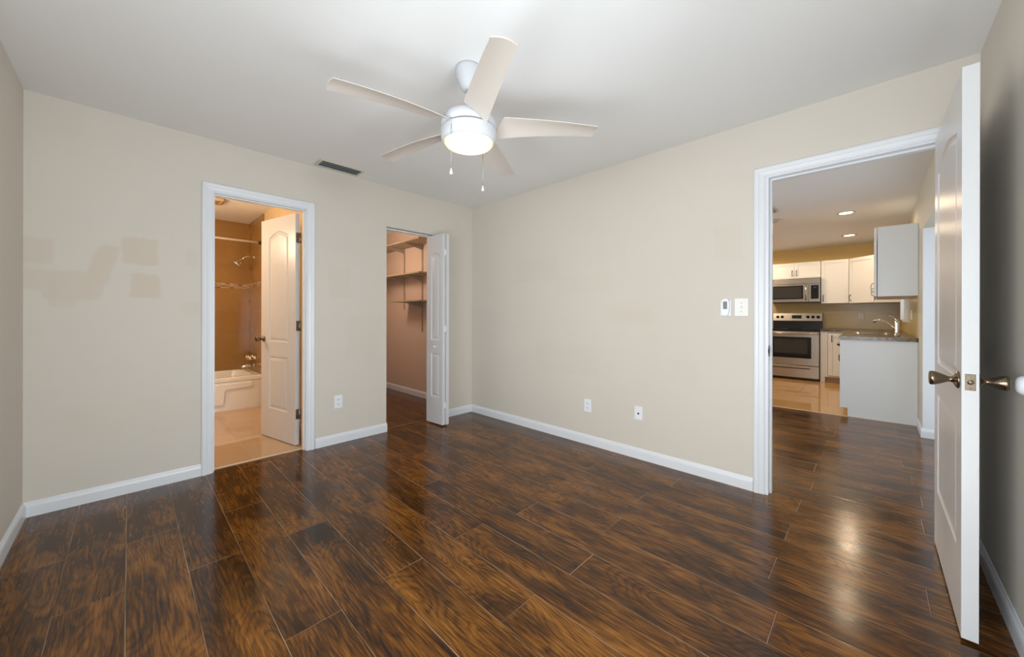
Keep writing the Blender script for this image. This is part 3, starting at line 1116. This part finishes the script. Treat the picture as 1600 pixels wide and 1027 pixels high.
tf = thing('tub_faucet', 'chrome three-handle tub faucet on the tiled side wall', 'faucet', (XBR - 0.0125, 6.0, 0.585))
for dy in (-0.10, 0.0, 0.10):
    mb = MB()
    mb.lathe([(0.0, 0), (0.030, 0), (0.028, 0.008), (0.014, 0.016), (0.012, 0.040), (0.020, 0.044), (0.024, 0.056), (0.022, 0.076), (0.012, 0.082), (0.0, 0.083)], 20, TX((0, dy, 0)) @ RY(radians(-90)), cap=False)
    for q in range(4):
        a = q * pi / 2 + 0.4
        mb.tube([(-0.062, dy, 0), (-0.062, dy + 0.032 * cos(a), 0.032 * sin(a))], [0.006, 0.0085], 10)
    mb.build('handle', 'chrome', tf)
ts = thing('tub_spout', 'chrome tub spout below the faucet handles', 'tub spout', (XBR - 0.0125, 6.0, 0.475))
mb = MB()
mb.tube([(-0.001, 0, 0), (-0.05, 0, 0.001), (-0.10, 0, -0.002), (-0.125, 0, -0.010), (-0.133, 0, -0.022)], [0.026, 0.023, 0.021, 0.019, 0.016], 18)
mb.build('spout_body', 'chrome', ts)
MB().lathe([(0.0, 0), (0.034, 0), (0.032, 0.006), (0.026, 0.008), (0.0, 0.008)], 24, RY(radians(-90)), cap=False).build('wall_flange', 'chrome', ts)

rod = thing('shower_rod', 'straight white shower rod across the tub alcove', 'shower rod', (0, 5.62, 2.078))
MB().tube([(XL + 0.001, 0, 0), (XBR - 0.02, 0, 0)], 0.0125, 16).build('rod', 'closet_white', rod)
MB().lathe([(0.0, 0), (0.027, 0), (0.025, 0.012), (0.016, 0.022), (0.016, 0.036), (0.0, 0.036)], 20, TX((XBR - 0.0105, 0, 0)) @ RY(radians(-90)), cap=False).build('end_flange', 'bronze', rod)

ex = thing('exhaust_fan', 'round-cornered beige exhaust cover in the bathroom ceiling', 'exhaust fan', (0.61, 5.27, H))
mb = MB()
mb.rbox((-0.13, -0.13, -0.030), (0.13, 0.13, 0.0), 0.022, 4)
mb.build('cover', 'exhaust', ex)
mb = MB()
for i in range(6):
    mb.box((-0.09, -0.083 + i * 0.03, -0.0315), (0.09, -0.071 + i * 0.03, -0.0295))
mb.build('grille_slots', 'tan_wood', ex)

# ------------------------------------------------------------------ closet shelving on the right wall
CW = XR - 0.008


def closet_shelf(label, z, ya, yb, depth, brackets, group='closet shelves'):
    r = thing('closet_shelf', label, 'shelf', (CW, 0, z), 0, group)
    MB().rbox((-depth, ya, 0.0), (-0.012, yb, 0.018), 0.002).build('board', 'shelf', r)
    for yy in brackets:
        mb = MB()
        mb.prism([(-0.012, -0.001), (-depth + 0.03, -0.001), (-depth + 0.03, -0.012), (-0.05, -0.06), (-0.012, -0.075)], yy - 0.006, yy + 0.006)
        mb.build('bracket', 'standard', r)
    return r


YS1, YS2 = 5.02, 4.52
closet_shelf('tan closet shelf board, topmost of the three', 2.14, 4.15, 6.34, 0.30, (4.535, 5.02, 5.9))
closet_shelf('tan closet shelf board, middle one above the hanging rod', 1.70, 4.15, 6.34, 0.30, (4.535, 5.02, 5.9))
closet_shelf('short closet shelf board, lowest of the three', 1.335, 4.15, 4.90, 0.30, (4.535,))
for (yy, za, zb, lb) in ((5.02, 1.24, 2.24, 'metal shelf standard screwed to closet wall, shorter one farther in'), (4.535, 0.92, 2.24, 'long metal shelf standard on closet wall, nearest the bifold door')):
    r = thing('shelf_standard', lb, 'shelf standard', (CW, yy, za), 0, 'slotted standards on the closet wall')
    mb = MB()
    mb.rbox((-0.012, -0.0125, 0), (0.0, 0.0125, zb - za), 0.001)
    mb.build('channel', 'standard', r)
    k = 0.03
    while k < zb - za - 0.02:      # one row of slots, cut where no bracket hooks in
        MB().box((-0.0128, -0.0025, k), (-0.0115, 0.0025, k + 0.012)).build('slot', 'slot', r)
        k += 0.064
rod2 = thing('closet_rod', 'white hanging rod under the middle closet shelf', 'closet rod', (CW - 0.27, 0, 1.645))
MB().tube([(0, 5.24, 0), (0, 6.34, 0)], 0.012, 14).build('rod', 'closet_white', rod2)
mb = MB()
mb.tube([(0, 5.30, 0.055), (0, 5.30, 0.02), (0, 5.30, -0.014)], [0.008, 0.010, 0.017], 12)
mb.build('hook', 'closet_white', rod2)
mb = MB()
mb.lathe([(0.0, 0), (0.02, 0), (0.02, 0.02), (0.0, 0.022)], 16, TX((0, 5.245, 0)) @ RX(radians(90)), cap=False)
mb.build('end_cup', 'closet_white', rod2)

# ------------------------------------------------------------------ kitchen
FB = 8.68     # front of the back-wall upper cabinets
BSP = XK - 0.008
struct(MB().box((BSP, YS, 0.925), (XK, 2.2, 1.40)).build('wall_backsplash_end', 'backsplash'))
bsp2 = tile('backsplash_tile_sink', lin(186, 162, 106), lin(204, 180, 122), lin(172, 148, 98), (0.4, 0.28), 0.0012, 0.25, 'XZ', (0.1, 0.9), 0.2)
mb = MB()
mb.box((5.77, YS, 0.925), (SINKWIN[0] - 0.06, YS + 0.008, 1.372)); mb.box((SINKWIN[0] - 0.06, YS, 0.925), (SINKWIN[1] + 0.06, YS + 0.008, SINKWIN[2] - 0.03)); mb.box((SINKWIN[1] + 0.06, YS, 0.925), (BSP, YS + 0.008, 1.372))
struct(mb.build('wall_backsplash_sink', bsp2))


def shaker(mb, w, h, t, mat, rail=0.055):
    """flat-panel door front: x 0..w, z 0..h, front at y=0, back at y=t"""
    mb.box((0, 0, 0), (rail, t, h), mat); mb.box((w - rail, 0, 0), (w, t, h), mat)
    mb.box((rail, 0, 0), (w - rail, t, rail), mat); mb.box((rail, 0, h - rail), (w - rail, t, h), mat)
    mb.box((rail, 0.008, rail), (w - rail, t, h - rail), mat)
    return mb


def pull(mb, mat, L=0.10):
    """vertical bow pull centred on origin, standing off towards -y"""
    pts = [(0, 0.0, -L / 2), (0, -0.018, -L / 2 + 0.006), (0, -0.026, -L / 4), (0, -0.027, 0), (0, -0.026, L / 4), (0, -0.018, L / 2 - 0.006), (0, 0, L / 2)]
    mb.tube([mat @ Vector(p) for p in pts], 0.0052, 8)
    for s in (-1, 1):
        mb.lathe([(0.0, 0), (0.009, 0), (0.008, 0.003), (0.0, 0.004)], 10, mat @ TX((0, 0, s * L / 2)) @ RX(radians(90)), cap=False)
    return mb


# a cabinet's local frame: front at local y = 0 facing -y, body behind; on the back wall local -y = world -X
def back_frame(x, y, z):
    return TX((x, y, z)) @ RZ(radians(-90))      # local x -> world -Y, local y -> world +X


def upper(name, label, mat, w, h, d, doors, group, pull_z=0.09):
    """doors = [(x0, x1, pull side)]"""
    r = thing(name, label, 'cabinet', (0, 0, 0), 0, group)
    MB().box((0, 0.02, 0), (w, d, h), mat).build('body', 'cab', r, bevel=0.001)
    for a, b_, side in doors:
        dm = mat @ TX((a + 0.0015, 0, 0.002))
        dd = shaker(MB(), b_ - a - 0.003, h - 0.004, 0.0195, dm).build('door', 'cab', r, bevel=0.0012)
        px = 0.03 if side < 0 else b_ - a - 0.033
        pull(MB(), dm @ TX((px, 0, pull_z))).build('handle', 'bronze', dd)
    return r


UG = 'white upper kitchen cabinets'
upper('kitchen_cabinet', 'white two-door upper cabinet above the microwave', back_frame(FB, 1.436, 1.852), 0.762, 0.296, XK - FB - 0.002, [(0, 0.381, 1), (0.381, 0.762, -1)], UG, 0.095)
upper('kitchen_cabinet', 'white single-door upper cabinet right of the microwave', back_frame(FB, 0.669, 1.380), 0.370, 0.768, XK - FB - 0.002, [(0, 0.370, -1)], UG)
# diagonal corner cabinet
r = thing('kitchen_cabinet', 'white diagonal corner upper cabinet with one door', 'cabinet', (0, 0, 0), 0, UG)
mb = MB()
YC0, XC0 = 0.296, 8.37
poly = [(FB + 0.014, YC0), (XK - 0.002, YC0), (XK - 0.002, YS + 0.002), (XC0, YS + 0.002), (XC0, -0.014 - 0.014)]
n = len(poly)
vs = [(x, y, 1.376) for x, y in poly] + [(x, y, 2.148) for x, y in poly]
mb.add(vs, [tuple(range(n)), tuple(range(2 * n - 1, n - 1, -1))] + [(i, (i + 1) % n, (i + 1) % n + n, i + n) for i in range(n)])
mb.build('body', 'cab', r)
dl = sqrt(0.31 ** 2 + 0.31 ** 2)
dm = TX((FB, YC0 - 0.002, 1.378)) @ RZ(radians(-135))
dd = shaker(MB(), dl - 0.008, 0.766, 0.0195, dm @ TX((0.004, -0.004, 0))).build('door', 'cab', r, bevel=0.0012)
pull(MB(), dm @ TX((0.034, -0.004, 0.09))).build('handle', 'bronze', dd)
# end cabinet on the sink wall; local front -> world +Y
r = thing('kitchen_cabinet', 'tall white end upper cabinet whose blank side panel faces the doorway', 'cabinet', (0, 0, 0), 0, UG)
MB().box((5.77, YS + 0.002, 1.374), (6.98, -0.037, 2.140)).build('body', 'cab', r, bevel=0.001)
sm_ = lambda x, y, z: TX((x, y, z)) @ RZ(radians(180))   # local -y -> +Y, local x -> -X
for a in (6.375, 6.98):
    dm = sm_(a - 0.002, -0.0115, 1.376)
    dd = shaker(MB(), 0.60, 0.762, 0.0195, dm).build('door', 'cab', r, bevel=0.0012)
    px = 0.03 if a > 6.5 else 0.57
    pull(MB(), dm @ TX((0.565 if a < 6.5 else 0.035, 0, 0.10))).build('handle', 'nickel', dd)

# microwave
mw = thing('microwave', 'stainless over-range microwave with black window, under the two-door cabinet', 'microwave', (0, 0, 0))
mm = back_frame(8.62, 1.432, 1.400)
MB().box((0, 0.03, 0), (0.756, 0.405, 0.446), mm).build('body', 'black', mw)
MB().box((0, 0.0, 0.345), (0.756, 0.03, 0.446), mm).build('vent_strip', 'steel', mw, bevel=0.003)
mb = MB()
mb.box((0, 0.0, 0.012), (0.595, 0.03, 0.342), mm)
dd = mb.build('door', 'steel', mw, bevel=0.004)
MB().rbox((0.03, -0.003, 0.065), (0.515, 0.002, 0.315), 0.002, 2, mm).build('door_border', 'black_glass', dd)
MB().rbox((0.055, -0.0045, 0.085), (0.49, -0.001, 0.295), 0.002, 2, mm).build('window', 'oven_glass', dd)
hp = [mm @ Vector(p) for p in ((0.555, 0.0, 0.05), (0.555, -0.03, 0.065), (0.555, -0.036, 0.17), (0.555, -0.03, 0.295), (0.555, 0.0, 0.31))]
MB().tube(hp, 0.011, 12).build('handle', 'steel', dd)
cp = MB().box((0.598, 0.0, 0.012), (0.756, 0.03, 0.342), mm).build('control_panel', 'steel', mw, bevel=0.003)
MB().rbox((0.625, -0.003, 0.065), (0.735, 0.002, 0.315), 0.002, 2, mm).build('keypad', 'black_glass', cp)
MB().rbox((0.66, -0.0045, 0.262), (0.70, -0.002, 0.285), 0.001, 2, mm).build('clock_display', plain('blue_clock', lin(52, 58, 120), 0.3), cp)

# range
rg = thing('range_oven', 'stainless freestanding range with black glass door and cooktop', 'stove', (0, 0, 0))
rm = back_frame(8.38, 1.424, 0.001)
RW = 0.758
MB().box((0.0, 0.035, 0.03), (RW, 0.64, 0.895), rm).build('body', 'black', rg)
MB().box((0.02, 0.06, 0.0), (RW - 0.02, 0.62, 0.03), rm).build('base', 'black', rg)
MB().rbox((-0.001, 0.0, 0.887), (RW + 0.001, 0.60, 0.912), 0.004, 2, rm).build('cooktop', 'black_glass', rg)
mb = MB()
mb.prism([(0.555, 0.90), (0.64, 0.90), (0.64, 1.205), (0.585, 1.205), (0.560, 1.06)], 0, RW, rm @ Matrix(((0, 1, 0, 0), (1, 0, 0, 0), (0, 0, 1, 0), (0, 0, 0, 1))))
bg_ = mb.build('backguard', 'black', rg)
pm = rm @ TX((0, 0.558, 1.058)) @ RX(radians(-9))
MB().rbox((0.002, -0.006, 0.0), (RW - 0.002, 0.004, 0.148), 0.002, 2, pm).build('control_panel', 'steel', bg_)
for kx in (0.075, 0.148, 0.545, 0.620, 0.695):
    MB().lathe([(0.0, 0), (0.026, 0), (0.025, 0.012), (0.018, 0.016), (0.017, 0.028), (0.0, 0.029)], 20, pm @ TX((kx, -0.006, 0.075)) @ RX(radians(90)), cap=False).build('burner_knob', 'black', bg_)
MB().rbox((0.30, -0.009, 0.045), (0.45, -0.004, 0.108), 0.002, 2, pm).build('clock_display', 'black_glass', bg_)
dd = MB().rbox((0.003, -0.012, 0.268), (RW - 0.003, 0.034, 0.872), 0.006, 2, rm).build('oven_door', 'steel', rg)
MB().rbox((0.055, -0.015, 0.395), (RW - 0.11, -0.008, 0.775), 0.004, 2, rm).build('door_glass', 'black_glass', dd)
MB().rbox((0.105, -0.0165, 0.475), (RW - 0.165, -0.012, 0.735), 0.004, 2, rm).build('oven_window', 'oven_glass', dd)
hp = [rm @ Vector(p) for p in ((0.02, -0.010, 0.835), (0.03, -0.045, 0.838), (0.20, -0.052, 0.838), (RW - 0.20, -0.052, 0.838), (RW - 0.03, -0.045, 0.838), (RW - 0.02, -0.010, 0.835))]
MB().tube(hp, 0.015, 14).build('handle', 'steel', dd)
dw = MB().rbox((0.003, -0.012, 0.048), (RW - 0.003, 0.034, 0.262), 0.005, 2, rm).build('drawer', 'steel', rg)
MB().rbox((0.02, -0.0135, 0.205), (RW - 0.13, -0.009, 0.222), 0.003, 2, rm).build('handle_groove', 'black', dw)
for (bx_, by_, br) in ((0.19, 0.17, 0.10), (0.56, 0.17, 0.075), (0.19, 0.43, 0.075), (0.56, 0.43, 0.10)):
    MB().lathe([(br - 0.004, 0), (br, 0), (br, 0.0006), (br - 0.004, 0.0006), (br - 0.004, 0)], 32, rm @ TX((bx_, by_, 0.9118)), cap=False).build('burner_ring', 'slot', rg)

# base cabinets
LG = 'white lower kitchen cabinets'
r = thing('kitchen_base_cabinet', 'narrow white base cabinet right of the range', 'cabinet', (0, 0, 0), 0, LG)
bm_ = back_frame(8.42, 0.658, 0.0)
mb = MB()
mb.box((0, 0.0, 0.10), (0.37, 0.60, 0.885), bm_)
mb.box((0, 0.0, 0.0015), (0.062, 0.60, 0.10), bm_)
mb.build('body', 'cab', r, bevel=0.001)
MB().box((0.062, 0.06, 0.0015), (0.366, 0.10, 0.10), bm_).build('toe_kick', plain('toe_kick_tan', lin(176, 146, 108), 0.5), r)
dm = bm_ @ TX((0.105, -0.019, 0.125))
MB().box((0.100, -0.0012, 0.118), (0.368, 0.0005, 0.862), bm_).build('door_gap', 'dark', r)
dd = shaker(MB(), 0.255, 0.73, 0.0185, dm).build('door', 'cab', r, bevel=0.0012)
pull(MB(), dm @ TX((0.05, 0, 0.64))).build('handle', 'bronze', dd)

r = thing('kitchen_sink_cabinet', 'white sink base cabinet with plain end panel facing the doorway', 'cabinet', (0, 0, 0), 0, LG)
YFR = 0.255
mb = MB()
mb.box((5.79, YS + 0.002, 0.10), (8.41, YFR, 0.885))
mb.box((5.79, YS + 0.002, 0.0015), (8.41, 0.205, 0.10))
mb.build('body', 'cab', r)
mb = MB()
mb.prism([(YS + 0.002, 0.0015), (0.206, 0.0015), (0.206, 0.098), (YFR + 0.018, 0.098), (YFR + 0.018, 0.885), (YS + 0.002, 0.885)], 0, 1,
         Matrix(((0, 0.02, 0, 5.77), (1, 0, 0, 0), (0, 0, 1, 0), (0, 0, 0, 1))))
mb.build('end_panel', 'cab', r, bevel=0.001)
MB().box((5.768, YS + 0.002, 0.0015), (5.7705, YS + 0.03, 0.885)).build('scribe_strip', 'cab', r)
x = 5.795
for i, wdt in enumerate((0.45, 0.45, 0.45, 0.60)):
    dm = sm_(x + wdt - 0.002, YFR + 0.0205, 0.725)
    dd = shaker(MB(), wdt - 0.004, 0.155, 0.02, dm, 0.035).build('drawer', 'cab', r, bevel=0.0012)
    mb = MB()
    mb.tube([dm @ Vector((wdt / 2 - 0.045, 0, 0.075)), dm @ Vector((wdt / 2 - 0.04, -0.024, 0.085)), dm @ Vector((wdt / 2, -0.03, 0.088)), dm @ Vector((wdt / 2 + 0.04, -0.024, 0.085)), dm @ Vector((wdt / 2 + 0.045, 0, 0.075))], 0.011, 8)
    mb.build('handle', 'bronze', dd)
    dm = sm_(x + wdt - 0.002, YFR + 0.0205, 0.105)
    dd = shaker(MB(), wdt - 0.004, 0.612, 0.02, dm).build('door', 'cab', r, bevel=0.0012)
    pull(MB(), dm @ TX((0.05, 0, 0.53))).build('handle', 'bronze', dd)
    x += wdt + 0.003

# worktop with sink cut-out
ct = thing('countertop', 'brown speckled granite worktop running round the kitchen corner', 'countertop', (0, 0, 0))
mb = MB()
Z0, Z1 = 0.886, 0.924
SX0, SX1, SY0, SY1 = 6.55, 7.30, -0.15, 0.17
mb.box((5.745, YS + 0.009, Z0), (SX0, 0.285, Z1)); mb.box((SX1, YS + 0.009, Z0), (BSP - 0.001, 0.285, Z1))
mb.box((SX0, YS + 0.009, Z0), (SX1, SY0, Z1)); mb.box((SX0, SY1, Z0), (SX1, 0.285, Z1))
mb.box((8.395, 0.285, Z0), (BSP - 0.001, 0.66, Z1))
o = mb.build('slab', 'granite', ct)
merge_clean(o, 0.0005)
sk = thing('kitchen_sink', 'steel sink basin let into the granite worktop', 'sink', (0, 0, 0))
r1 = rrect(SX0 - 0.015, SX1 + 0.015, SY0 - 0.012, SY1 + 0.012, 0.03, Z1 + 0.002)
r2 = rrect(SX0 + 0.004, SX1 - 0.004, SY0 + 0.004, SY1 - 0.004, 0.03, Z1 + 0.003)
r3 = rrect(SX0 + 0.015, SX1 - 0.015, SY0 + 0.015, SY1 - 0.015, 0.04, Z0 + 0.004)
n = len(r1)
mb = MB()
mb.add(r1 + r2 + r3, [(k * n + i, k * n + (i + 1) % n, (k + 1) * n + (i + 1) % n, (k + 1) * n + i) for k in range(2) for i in range(n)] + [tuple(2 * n + i for i in range(n))])
mb.build('basin', 'steel', sk)

fc = thing('kitchen_faucet', 'chrome single-lever kitchen faucet on the worktop by the sink', 'faucet', (6.30, -0.205, Z1))
mb = MB()
mb.lathe([(0.0, 0.002), (0.030, 0.002), (0.029, 0.010), (0.021, 0.018), (0.019, 0.05), (0.020, 0.12), (0.022, 0.16), (0.018, 0.178), (0.0, 0.182)], 24, cap=False)
mb.build('body', 'chrome', fc)
mb = MB()
mb.tube([(0.02, 0.01, 0.075), (0.05, 0.035, 0.115), (0.10, 0.085, 0.165), (0.14, 0.13, 0.182), (0.17, 0.17, 0.180), (0.185, 0.19, 0.168), (0.19, 0.196, 0.150)], [0.013, 0.014, 0.013, 0.013, 0.014, 0.015, 0.013], 14)
mb.build('spout', 'chrome', fc)
mb = MB()
mb.tube([(0, -0.004, 0.170), (0.02, 0.012, 0.205), (0.045, 0.04, 0.232), (0.07, 0.068, 0.240)], [0.013, 0.010, 0.008, 0.007], 12)
mb.build('lever', 'chrome', fc)

# wall plates in the kitchen
r = outlet('beige duplex outlet on the backsplash beside the range', (XK - 0.008, 0.149, 1.158), radians(-90), None)
for ch in r.children:
    if ch.name.startswith('cover'):
        ch.data.materials[0] = M['ivory']
r = thing('switch_plate', 'beige double switch plate on the sink wall under the end upper cabinet', 'light switch', (6.50, YS + 0.008, 1.172), radians(180))
MB().rbox((-0.058, -0.006, -0.058), (0.058, 0.0, 0.058), 0.003).build('cover_plate', 'ivory', r)
for dx in (-0.024, 0.024):
    MB().rbox((dx - 0.016, -0.008, -0.033), (dx + 0.016, -0.004, 0.033), 0.002).build('rocker', 'ivory', r)

# kitchen window over the sink
w3 = window('window_3', 'X', YS, -0.12, SINKWIN[0], SINKWIN[1], SINKWIN[2], SINKWIN[3], 0.06, 'small white window above the kitchen sink', False)
mb = MB()
mb.box((SINKWIN[0] - 0.055, YS + 0.0085, SINKWIN[2]), (SINKWIN[0], YS + 0.046, SINKWIN[3] + 0.05)); mb.box((SINKWIN[1], YS + 0.0085, SINKWIN[2]), (SINKWIN[1] + 0.055, YS + 0.046, SINKWIN[3] + 0.05))
mb.box((SINKWIN[0], YS + 0.0085, SINKWIN[3]), (SINKWIN[1], YS + 0.046, SINKWIN[3] + 0.05))
mb.build('window_casing', 'trim', w3, bevel=0.002)

# lights in the kitchen ceiling
CANS = [(6.20, 0.24, 'recessed ceiling light nearer the doorway'), (7.96, 0.27, 'recessed ceiling light above the far kitchen cabinets')]


def can_light(x, y, lb, src=None):
    r = thing('recessed_light', lb, 'recessed light', (x, y, H), 0, 'recessed kitchen ceiling lights')
    MB().lathe([(0.066, -0.0005), (0.094, -0.0005), (0.093, -0.005), (0.080, -0.008), (0.066, -0.006), (0.066, -0.0005)], 32, cap=False).build('trim_ring', 'fan_white', r)
    MB().lathe([(0.0, -0.004), (0.067, -0.004), (0.067, -0.001), (0.0, -0.001)], 32, cap=False).build('bulb_lens', 'can', r)
    return r


for x, y, lb in CANS:
    can_light(x, y, lb)
for i, (x, y) in enumerate([(6.20, 0.24), (7.96, 0.27), (7.9, 1.75), (6.3, 1.9)]):  # last two have no fixture: unseen lamps added to brighten the kitchen
    d = bpy.data.lights.new('recessed_and_added_lamp', 'SPOT')
    d.energy = (13, 25, 62, 50)[i]
    d.color = (1.0, 0.77, 0.53)
    d.spot_size = radians(172)
    d.spot_blend = 0.3
    d.shadow_soft_size = 0.07
    o = bpy.data.objects.new('recessed_and_added_lamp', d)
    o.location = (x, y, H - 0.02)
    COL.objects.link(o)

sd = thing('smoke_detector', 'flat round smoke detector on the kitchen ceiling left of the lights', 'smoke detector', (6.02, 0.97, H))
MB().lathe([(0.0, 0.0), (0.068, 0.0), (0.068, -0.018), (0.058, -0.032), (0.02, -0.036), (0.0, -0.036)], 28, cap=False).build('case', 'vent_frame', sd)
kv = thing('kitchen_vent', 'small grey air register on the living room ceiling at the doorway edge', 'air vent', (5.42, 0.93, H))
MB().box((-0.15, -0.09, -0.008), (0.15, 0.09, 0.0)).build('frame', 'vent_frame', kv, bevel=0.002)
for i in range(6):
    MB().box((-0.125, -0.008, -0.001), (0.125, 0.008, 0.001), TX((0, -0.065 + i * 0.026, -0.010)) @ RX(radians(35))).build('slat', 'vent_slat', kv)
